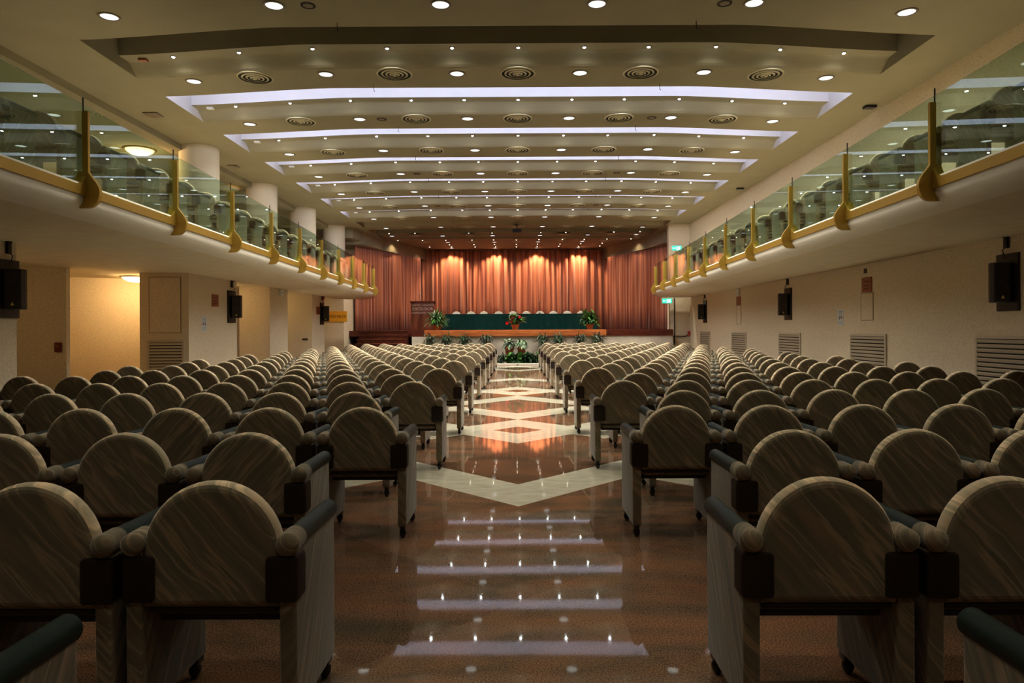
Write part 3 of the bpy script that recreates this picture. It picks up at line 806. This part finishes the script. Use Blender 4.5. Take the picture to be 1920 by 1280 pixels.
def paper_lines(side):
    def f(o):
        mb = MB(); q = random.Random(3)
        for z in (.14, .105, .07, -.10, -.135): mb.box((-side*.004, q.uniform(-.02, .02), z), (.003, .18, .012), M['ink'])
        mb.box((-side*.004, .05, -.01), (.003, .05, .09), M['ink']); mb.box((-side*.004, -.05, .0), (.003, .07, .06), M['plaque'])
        link('printed_text', mb.mesh('printed_text'), o)
    return f
small('paper_notice', M['paper'], (XR-.004, 15.83, 1.62), (.006, .28, .38), 'white printed paper notice on the right wall', 'notice', 0, paper_lines(1))
small('paper_notice', M['paper'], (XL+.004, 16.78, 1.56), (.006, .28, .38), 'white printed paper notice on the wide left pillar', 'notice', 0, paper_lines(-1))
small('socket_box', M['black'], (XR-.012, 14.68, 2.60), (.02, .10, .10), 'small black box on the right wall above the copper plaque', 'socket')
def em_extra(side):
    def f(o):
        mb = MB(); mb.box((-side*.03, 0, .0), (.02, .20, .06), M['paper']); link('lamp_cover', mb.mesh('lamp_cover'), o)
    return f
small('emergency_light', M['whitepl'], (XR-.03, 23.1, 2.58), (.06, .30, .20), 'white emergency light high on the right wall', 'emergency light', extra=em_extra(1))
small('emergency_light', M['whitepl'], (XL+.03, 22.2, 2.60), (.06, .32, .20), 'white emergency light high on the left pillar', 'emergency light', extra=em_extra(-1))
M['maroon'] = plain('maroon_plastic', (.13, .012, .010), .4)
small('fire_alarm_box', M['maroon'], (-9.74, 14.475, 1.06), (.13, .05, .20), 'small red fire alarm box on the shaded left wall corner', 'fire alarm',
      extra=lambda o: link('alarm_glass', (lambda m: (m.box((0, -.028, .02), (.06, .006, .05), M['plaque']), m.mesh('alarm_glass'))[1])(MB()), o))
small('alarm_bell', M['redpl'], (XL+.05, 26.95, 2.66), (.08, .12, .12), 'small red alarm under the balcony above the far left loudspeaker', 'fire alarm', .03)
small('pillar_socket', M['black'], (-7.96, 25.58, 1.05), (.20, .03, .06), 'small black socket strip low on the far left pillar', 'socket')
small('ceiling_bracket', M['black'], (7.2, 13.9, 5.87), (.22, .16, .05), 'small black fitting on the ceiling by the right wall, nearer one', 'fitting')
small('ceiling_bracket', M['black'], (7.2, 22.0, 5.87), (.22, .12, .05), 'small black fitting on the ceiling by the right wall, farther one', 'fitting')
small('ceiling_disc', M['trimring'], (-7.55, 14.2, 5.89), (.30, .30, .03), 'small brown fitting on the ceiling before the first left column', 'fitting', .01)
small('ceiling_disc', M['trimring'], (-7.75, 18.7, 5.89), (.26, .26, .03), 'small brown fitting on the ceiling between the first left columns', 'fitting', .01)

# orange sign
def lettering(txt, size, parent, loc, rot, mat, name='lettering', ext=.004):
    cu = bpy.data.curves.new(name, 'FONT'); cu.body = txt; cu.size = size; cu.align_x = 'CENTER'; cu.align_y = 'CENTER'; cu.extrude = ext
    o = bpy.data.objects.new(name, cu); C.objects.link(o); o.parent = parent; o.location = loc; o.rotation_euler = rot; cu.materials.append(mat)
    me = bpy.data.meshes.new_from_object(o); me.name = name
    if not me.materials: me.materials.append(mat)
    p = bpy.data.objects.new(name, me); C.objects.link(p); p.parent = parent; p.location = loc; p.rotation_euler = rot
    bpy.data.objects.remove(o); bpy.data.curves.remove(cu); return p
o = small('entrance_sign', M['sign'], (-8.10, 30.27, 1.98), (1.10, .03, .47), 'orange sign board lettered INGRESSO PALCO at the far left', 'sign')
t_ = lettering('INGRESSO PALCO', .155, o, (0, -.022, .0), (PI/2, 0, 0), M['signink']); t_.scale = (.84, 1.15, 1)

# exit signs
def exit_sign(loc, lab, side=0):
    mb = MB(); mb.box((0, 0, 0), (.46, .07, .24), M['whitepl'], bev=.008); r = link('exit_sign', mb.mesh('exit_sign'), loc=loc); tag(r, lab, 'exit sign')
    mb = MB(); mb.box((0, -.038, 0), (.42, .008, .20), M['exit']); link('lit_face', mb.mesh('lit_face'), r)
    mb = MB()
    mb.box((-.10, -.045, 0), (.09, .006, .022), M['exitw']); mb.add([(-.15, -.046, -.035), (-.15, -.046, .035), (-.19, -.046, 0), (-.15, -.043, -.035), (-.15, -.043, .035), (-.19, -.043, 0)], [(0, 1, 2), (3, 4, 5), (0, 1, 4, 3), (1, 2, 5, 4), (2, 0, 3, 5)], M['exitw'])
    mb.box((.10, -.045, 0), (.09, .006, .12), M['exitw']); mb.ball((.0, -.045, .05), .018, M['exitw'], 8); mb.box((.0, -.045, -.005), (.03, .006, .07), M['exitw'])
    mb.box((-.012, -.045, -.055), (.014, .006, .05), M['exitw'], Matrix.Rotation(.4, 4, 'Y')); mb.box((.016, -.045, -.055), (.014, .006, .05), M['exitw'], Matrix.Rotation(-.4, 4, 'Y'))
    link('pictogram', mb.mesh('pictogram'), r)
    return r
exit_sign((6.94, 29.66, 4.86), 'green exit sign on the wall above the right balcony end')
r = exit_sign((6.45, 29.4, 2.56), 'green exit sign hanging under the right balcony end by the curtain')
# pipes and door at the far right
mb = MB(); mb.tube([(6.83, 29.66, 2.7), (6.83, 29.66, .0)], .022, M['black'], 8); mb.tube([(6.62, 29.66, 1.05), (7.3, 29.66, 1.03), (7.42, 29.66, 1.1)], .02, M['black'], 8); mb.tube([(6.60, 29.66, 2.7), (6.60, 29.66, .9)], .012, M['black'], 6)
r = link('fire_pipe', mb.mesh('fire_pipe')); tag(r, 'black water pipe on the narrow wall right of the stage', 'pipe')
mb = MB(); mb.box((7.44, 29.60, 1.16), (.10, .08, .18), M['redpl'], bev=.01); link('red_valve', mb.mesh('red_valve'), r)

# ------------------------------------------------------------------ stage
ST = 1.34
mb = MB()
mb.prism([(-4.45, 28.9), (-3.75, 28.9), (-3.75, 28.0), (3.6, 28.0), (3.6, 28.9), (6.6, 28.9), (6.6, 30.2), (7.7, 30.2), (7.7, 39.4), (-7.7, 39.4), (-7.7, 31.2), (-6.82, 31.2), (-6.82, 29.2), (-4.45, 29.2)], ST-.26, ST, M['darkwood'])
tag(link('floor_stage', mb.mesh('stage_platform')), 'raised dark wooden stage platform', 'stage', kind='structure')
mb = MB(); mb.box((-.08, 27.97, ST-.125), (7.45, .08, .26), M['stagewood'], bev=.02); mb.box((-.08, 28.45, ST+.004), (7.4, .96, .012), M['stagewood'])
struct('trim_stage_edge', mb, 'glossy orange wooden edge board of the stage apron', 'trim')
mb = MB(); mb.box((-.08, 28.35, .54), (7.35, .5, 1.08), M['stagewall']); mb.box((5.1, 29.05, .54), (3.0, .2, 1.08), M['stagewall']); mb.box((-4.1, 29.0, .54), (.72, .3, 1.08), M['stagewall'])
for x in (-3.7, -2.1, 2.0, 3.5): mb.box((x, 28.09, .56), (.02, .02, 1.0), M['trimring'])
struct('wall_stage_front', mb, 'pale marble front of the stage below the wooden edge', 'wall')
# steps at the left
r = link('floor_stage_steps', None, loc=(-5.65, 29.2, 0)); tag(r, 'dark red wooden steps up to the left of the stage', 'steps', kind='structure')
mb = MB()
for i in range(7):
    z = ST-.175*i
    y0 = 29.2-.30*i
    mb.box((0, (y0-.15)-29.2+.15, (z-.0)/2), (2.0+.03*i, .30, z-.0), M['darkwood']); mb.box((0, y0-.16-29.2, z-.012), (2.04+.03*i, .06, .03), M['lectern'], bev=.006)
link('step_treads', mb.mesh('step_treads'), r)
# curtains
def curtain(name, p0, p1, z0, z1, lab, seed, amp=.10, wl=.20):
    q = random.Random(seed); d = Vector(p1)-Vector(p0); Ln = d.length; d.normalize(); nrm = Vector((-d.y, d.x))
    if nrm.y > 0: nrm = -nrm
    s = 0; ctrl = [(0, 0)]; sg = 1
    while s < Ln:
        s += q.uniform(.5, 1.5)*wl*.5; ctrl.append((s, sg*q.uniform(.4, 1.0)*amp)); sg = -sg
    def dep(t):
        for (a, va), (b, vb) in zip(ctrl[:-1], ctrl[1:]):
            if t <= b:
                return abs(vb)*(max(0, math.sin(PI*(t-a)/(b-a))))
        return 0
    n_ = int(Ln/.025); ZS = [z0, z0+(z1-z0)*.3, z0+(z1-z0)*.65, z1-.25, z1]
    vs = []
    for j, z in enumerate(ZS):
        k = (1.12, 1.0, .95, .8, .65)[j]
        for i in range(n_+1):
            t = Ln*i/n_; w = t+.02*math.sin(t*5+z*1.3)
            p = Vector(p0)+d*t+nrm*dep(max(0, w))*k
            vs.append((p.x, p.y, z))
    fs = [(j*(n_+1)+i, j*(n_+1)+i+1, (j+1)*(n_+1)+i+1, (j+1)*(n_+1)+i) for j in range(len(ZS)-1) for i in range(n_)]
    mb = MB(); c = ((p0[0]+p1[0])/2, (p0[1]+p1[1])/2, z0); mb.add(vs, fs, M['curtain'], True)
    o = link(name, recentre(mb, c).mesh(name), loc=c); sm = o.modifiers.new('thickness', 'SOLIDIFY'); sm.thickness = .012
    tag(o, lab, 'curtain', 'stage curtains'); return o
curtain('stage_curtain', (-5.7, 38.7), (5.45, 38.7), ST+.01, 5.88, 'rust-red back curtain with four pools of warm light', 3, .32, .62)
curtain('stage_curtain', (-7.62, 32.0), (-5.3, 37.6), ST+.01, 5.31, 'darker rust-red wing curtain slanting in at the left of the stage', 5, .10, .40)
curtain('stage_curtain', (7.35, 32.0), (5.05, 37.6), ST+.01, 5.31, 'darker rust-red wing curtain slanting in at the right of the stage', 8, .10, .40)
mb = MB(); mb.prism([(-8.5, 31.4), (-7.05, 31.4), (-6.62, 33.7), (-5.05, 38.9), (-8.5, 38.9)], 5.31, 5.95, M['ceiling']); mb.prism([(8.2, 31.4), (6.75, 31.4), (6.35, 33.7), (4.8, 38.9), (8.2, 38.9)], 5.31, 5.95, M['ceiling'])
mb.prism([(-8.5, 30.2), (-7.25, 30.2), (-6.75, 34.2), (-8.5, 34.2)], 5.45, 5.95, M['ceiling']); mb.prism([(8.2, 30.2), (6.95, 30.2), (6.5, 34.2), (8.2, 34.2)], 5.45, 5.95, M['ceiling'])
struct('ceiling_stage_wings', mb, 'lowered slanting ceiling pieces over both wing curtains', 'ceiling')
mb = MB(); mb.box((0, 39.5, 2.95), (18, .2, 5.9), M['darkgap']); struct('wall_stage_back', mb, 'dark wall behind the stage curtain', 'wall')
mb = MB(); mb.box((7.85, 35, 2.95), (.2, 9.5, 5.9), M['darkgap']); mb.box((-7.95, 36.5, 2.95), (.2, 6.5, 5.9), M['darkgap']); struct('wall_stage_sides', mb, 'dark side walls of the stage behind the wing curtains', 'wall')

# long table with a floor-length green cloth: table and cloth
r = link('conference_table', None, loc=(.12, 32.6, ST)); tag(r, 'long table under a dark green cloth across the stage', 'table')
mb = MB(); mb.box((0, .0, .735), (7.0, .7, .03), M['darkwood'], bev=.005); link('tabletop', mb.mesh('tabletop'), r)
for x in (-3.3, -1.1, 1.1, 3.3):
    for y in (-.28, .28):
        mb = MB(); mb.cyl((x, y, 0), (x, y, .72), .025, M['black'], 10); link('leg', mb.mesh('leg'), r)
bm = bmesh.new()
nx = 240
top = []; bot = []
W, Dp = 3.53, .37
per = []
for i in range(nx): per.append((-W+2*W*i/nx, -Dp))
for i in range(24): per.append((W, -Dp+2*Dp*i/24))
for i in range(nx): per.append((W-2*W*i/nx, Dp))
for i in range(24): per.append((-W, Dp-2*Dp*i/24))
q = random.Random(4)
tv = [bm.verts.new((x, y, .765)) for x, y in per]
bv = []
for i, (x, y) in enumerate(per):
    w = .012*math.sin(i*.55)+.008*math.sin(i*.23+1)
    sx_ = (x/W)*.10 if abs(x) > W-.01 else 0
    bv.append(bm.verts.new((x*1.03+sx_*.6, y*(1+.10)+(-w if y < 0 else w), .012)))
for i in range(len(per)):
    j = (i+1) % len(per); bm.faces.new((tv[i], tv[j], bv[j], bv[i]))
bm.faces.new(tv)
mb = MB(); mb.frombm(bm, M['cloth'])
o = link('tablecloth', mb.mesh('tablecloth'), loc=(.12, 32.6, ST)); tag(o, 'dark green cloth hanging to the stage floor over the long table', 'tablecloth')
# stage chairs
mbs = MB()
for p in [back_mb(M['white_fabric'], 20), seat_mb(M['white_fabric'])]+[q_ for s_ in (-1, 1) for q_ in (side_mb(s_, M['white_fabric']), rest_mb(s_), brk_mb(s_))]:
    o_ = len(mbs.v); mbs.v += p.v
    for f, k, sm in zip(p.f, p.mi, p.sm): mbs.f.append([i+o_ for i in f]); mbs.mi.append(mbs.m(p.mats[k])); mbs.sm.append(sm)
SCH = mbs.mesh('stage_armchair')
for i, px in enumerate((855.8, 883, 907.5, 935, 961.5, 987, 1012.5, 1037.5, 1063.5, 1090)):
    o = link('stage_armchair', SCH, loc=(at(px, 586, 34.0)[0], 34.0, ST+.02), rz=PI)
    o.scale = (1.02, 1, 1.04)
    tag(o, 'pale rounded chair back showing above the green table, %s from the left' % ORD[i+1], 'armchair', 'chairs behind the stage table')
def mic(loc, lab, h=.42, par=None):
    r = link('gooseneck_microphone', None, loc=loc); tag(r, lab, 'microphone', 'microphones on the stage table')
    mb = MB(); mb.lathe([(.05, 0), (.05, .012), (.03, .025), (0, .028)], (0, 0, 0), M['black'], 16); link('mic_base', mb.mesh('mic_base'), r)
    mb = MB(); mb.tube([(0, 0, .02), (0, 0, h*.7), (0, .01, h*.85), (.0, .03, h)], .012, M['black'], 6); link('mic_neck', mb.mesh('mic_neck'), r)
    mb = MB(); mb.ball((0, .035, h+.03), .034, M['chrome'], 12, (1, 1, 1.5)); link('mic_head', mb.mesh('mic_head'), r)
mic((at(915, 580, 32.5)[0], 32.5, ST+.768), 'thin table microphone standing left of the red flowers', .50)
mic((at(1012, 580, 32.5)[0], 32.5, ST+.768), 'thin table microphone standing right of the red flowers', .50)
# lectern
r = link('lectern', None, loc=(-4.25, 30.6, ST)); tag(r, 'dark mahogany lectern with metal lettering at the left of the stage', 'lectern')
mb = MB(); mb.box((0, -.02, .63), (1.04, .05, 1.26), M['lectern'], bev=.006); link('front_panel', mb.mesh('front_panel'), r)
for s_ in (-1, 1):
    mb = MB(); mb.box((s_*.50, .22, .61), (.04, .45, 1.22), M['lectern'], bev=.004); link('side_board', mb.mesh('side_board'), r)
mb = MB(); mb.box((0, .2, 1.27), (1.12, .55, .035), M['lectern'], Matrix.Rotation(-.12, 4, 'X'), bev=.006); link('sloping_top', mb.mesh('sloping_top'), r)
fp = r.children[0]
M['letter'] = plain('brushed_letters', (.55, .45, .38), .35, metal=.4)
for txt, z, s in (('CENTRO CONGRESSI', 1.13, .105), ('EXCELSIOR', .96, .185), ('CHIANCIANO TERME', .79, .105)):
    t_ = lettering(txt, s, fp, (0.02, -.05, z), (PI/2, 0, 0), M['letter'])
mb = MB(); mb.tube([(-.12, .1, 1.28), (-.12, .08, 1.45), (-.13, .05, 1.60)], .008, M['black'], 6); mb.ball((-.13, .05, 1.62), .022, M['chrome'], 10, (1, 1, 1.4))
mb.tube([(-.0, .1, 1.28), (-.02, .08, 1.38), (-.05, .05, 1.42)], .008, M['black'], 6); mb.ball((-.05, .05, 1.43), .022, M['chrome'], 10)
link('microphones', mb.mesh('microphones'), r)

# ------------------------------------------------------------------ plants
def leaf(mb, base, az, el, ln, wd, droop, mat, q):
    d = Vector((math.cos(az)*math.cos(el), math.sin(az)*math.cos(el), math.sin(el)))
    sd = Vector((-math.sin(az), math.cos(az), 0)); p = Vector(base); vs = []
    seg = 5
    for i in range(seg+1):
        t = i/seg; w = wd*math.sin(PI*min(1, t*.93+.07))**.8*.5
        up = Vector((0, 0, 1)) if abs(d.z) < .9 else Vector((1, 0, 0))
        vs += [p-sd*w+Vector((0, 0, w*.35)), p, p+sd*w+Vector((0, 0, w*.35))]
        p = p+d*(ln/seg); d = (d+Vector((0, 0, -droop/seg))).normalized()
    fs = []
    for i in range(seg):
        a = i*3; fs += [(a, a+1, a+4, a+3), (a+1, a+2, a+5, a+4)]
    mb.add(vs, fs, mat, True)
def plant(name, loc, lab, mat, seed, n=60, ln=.35, wd=.05, droop=1.2, spread=.12, h=.3, pot='terracotta', grp=None, cat='plant', ph=.22, pr=.16, el=(.1, 1.4), mats=None, clump=None):
    q = random.Random(seed); r = link(name, None, loc=loc); tag(r, lab, cat, grp)
    z0 = 0
    if pot:
        mb = MB(); mb.lathe([(pr*.7, 0), (pr, ph*.9), (pr*1.08, ph*.9), (pr*1.08, ph), (pr*.85, ph), (pr*.8, ph-.03), (0, ph-.03)], (0, 0, 0), M[pot], 24); link('pot', mb.mesh('pot'), r); z0 = ph-.02
    mb = MB()
    for i in range(n):
        b = (q.uniform(-1, 1)*spread, q.uniform(-1, 1)*spread*.7, z0+q.uniform(0, h))
        mm = M[q.choice(mats)] if mats else mat
        leaf(mb, b, q.uniform(0, 2*PI), q.uniform(*el), ln*q.uniform(.6, 1.15), wd*q.uniform(.7, 1.2), droop*q.uniform(.6, 1.3), mm, q)
    link('leaves', mb.mesh('leaves'), r)
    mb = MB()
    for i in range(6):
        a = q.uniform(0, 2*PI); mb.cyl((0, 0, max(0, z0-.05)), (math.cos(a)*spread*.7, math.sin(a)*spread*.5, z0+h*.9), .008, M['stem'], 6)
    link('stems', mb.mesh('stems'), r)
    return r
plant('potted_fern', (at(819, 600, 28.35)[0], 28.35, ST+.012), 'bushy potted green fern on the stage edge before the lectern', M['leaf'], 1, 220, .55, .06, 1.7, .18, .28, mats=['leaf', 'leaf', 'leafpale', 'leafdark'])
plant('potted_ivy', (at(1106, 600, 28.35)[0], 28.35, ST+.012), 'leafy potted plant on the right end of the stage edge', M['leaf'], 2, 170, .44, .12, 1.5, .22, .34, mats=['leaf', 'leaf', 'leafdark'])
fl = plant('flower_arrangement', (at(966, 600, 28.35)[0], 28.35, ST+.012), 'red flowers with green leaves at the centre of the stage edge', M['leaf'], 3, 110, .34, .13, 1.1, .22, .30, cat='flowers', mats=['leaf', 'leafpale', 'leafdark'])
q = random.Random(11)
for (px, py) in ((951, 606), (961, 596), (959, 603), (974, 595)):
    p = at(px, py, 28.2); p = (p[0]-fl.location.x, p[1]-fl.location.y, p[2]-fl.location.z)
    mb = MB()
    mb.ball(p, .05, M['flower'], 10)
    for i in range(14):
        leaf(mb, p, q.uniform(0, 6.28), q.uniform(-.3, 1.2), .10, .08, .8, M['flower'], q)
    link('red_flower', mb.mesh('red_flower'), fl)
    mb = MB(); mb.cyl((0, 0, .2), p, .008, M['stem'], 6); link('flower_stem', mb.mesh('flower_stem'), fl)
# pots hanging on the stage front
hp = [(806, 'leafgrey'), (838, 'leafdark'), (871, 'leafdark'), (911, 'leafgrey'), (1018, 'leafgrey'), (1046, 'leafdark'), (1087, 'leafgrey'), (1119, 'leafgrey')]
nm_ = ['first', 'second', 'third', 'fourth', 'fifth', 'sixth', 'seventh', 'eighth']
for i, (px, mm) in enumerate(hp):
    p = at(px, 640, 27.75)
    r = plant('hanging_plant', (p[0], 27.72, .62), 'dark leafy plant hung before the stage front, %s from the left' % nm_[i], M[mm], 20+i, 90, .34, .05, 2.4, .16, .32, pot='black', grp='plants hung along the stage front', ph=.16, pr=.13, mats=[mm, 'leafdark', 'leafgrey'])
    mb = MB(); mb.box((0, .12, .10), (.05, .36, .03), M['black']); link('hanging_bracket', mb.mesh('hanging_bracket'), r)
for i, px in enumerate((955, 978)):
    p = at(px, 650, 27.4)
    plant('tall_potted_plant', (p[0], 27.4, 0), 'pale trailing plant in a tall terracotta pot below the stage, %s one' % ('left', 'right')[i], M['leafpale'], 40+i, 130, .33, .085, 3.4, .10, .22, ph=.66, pr=.17, grp='tall terracotta pots below the stage', mats=['leafpale', 'leafpale', 'leafgrey'], el=(.3, 1.4))
bed = [(-.95, 26.9, 'leafdark', .05), (-.62, 26.75, 'leafgrey', .06), (-.28, 26.7, 'leaf', .16), (.02, 26.65, 'leaf', .2), (.33, 26.75, 'leafdark', .15), (.62, 26.8, 'leafdark', .05), (.9, 26.9, 'leaf', .05)]
for i, (x, y, mm, wd) in enumerate(bed):
    plant('bed_plant', (x, y, 0), 'green leafy plant in the floor bed at the aisle end, %s from the left' % ORD[i+1], M[mm], 60+i, 110, .33, wd, 1.3, .10, .26, pot=None, grp='plants in the bed before the stage', mats=[mm, 'leafdark'])
mb = MB(); mb.box((0, 26.35, .03), (2.4, .05, .06), M['lip'], bev=.01); mb.box((-1.2, 26.7, .03), (.05, .7, .06), M['lip'], bev=.01); mb.box((1.2, 26.7, .03), (.05, .7, .06), M['lip'], bev=.01)
struct('trim_planting_bed', mb, 'low pale kerb around the planting bed before the stage', 'trim')

# ------------------------------------------------------------------ world, camera, render settings
w = bpy.data.worlds.new('World'); sc.world = w; w.use_nodes = True
w.node_tree.nodes['Background'].inputs[0].default_value = (.02, .018, .015, 1); w.node_tree.nodes['Background'].inputs[1].default_value = .5
cd = bpy.data.cameras.new('Camera'); cam = bpy.data.objects.new('Camera', cd); C.objects.link(cam)
cam.location = (0, 0, CH); cam.rotation_euler = (PI/2, 0, 0)
cam.matrix_world = Matrix.Translation((0, 0, CH)) @ Matrix.Rotation(PI/2, 4, 'X') @ Matrix.Rotation(-.0054, 4, 'Z')
cd.sensor_width = 36; cd.lens = 24; cd.shift_x = -(CX-960)/1920; cd.shift_y = (CY-640)/1920*-1*-1
cd.clip_start = .05; cd.clip_end = 200
sc.camera = cam
vs_ = sc.view_settings; vs_.view_transform = 'Standard'; vs_.look = 'None'; vs_.exposure = 1.6; vs_.gamma = 1; vs_.use_curve_mapping = False
sc.cycles.use_adaptive_sampling = True; sc.cycles.adaptive_threshold = .03
sc.cycles.max_bounces = 6; sc.cycles.diffuse_bounces = 4; sc.cycles.glossy_bounces = 3; sc.cycles.transparent_max_bounces = 14
sc.cycles.caustics_reflective = False; sc.cycles.caustics_refractive = False
sc.cycles.sample_clamp_indirect = 4
sc.cycles.use_denoising = True
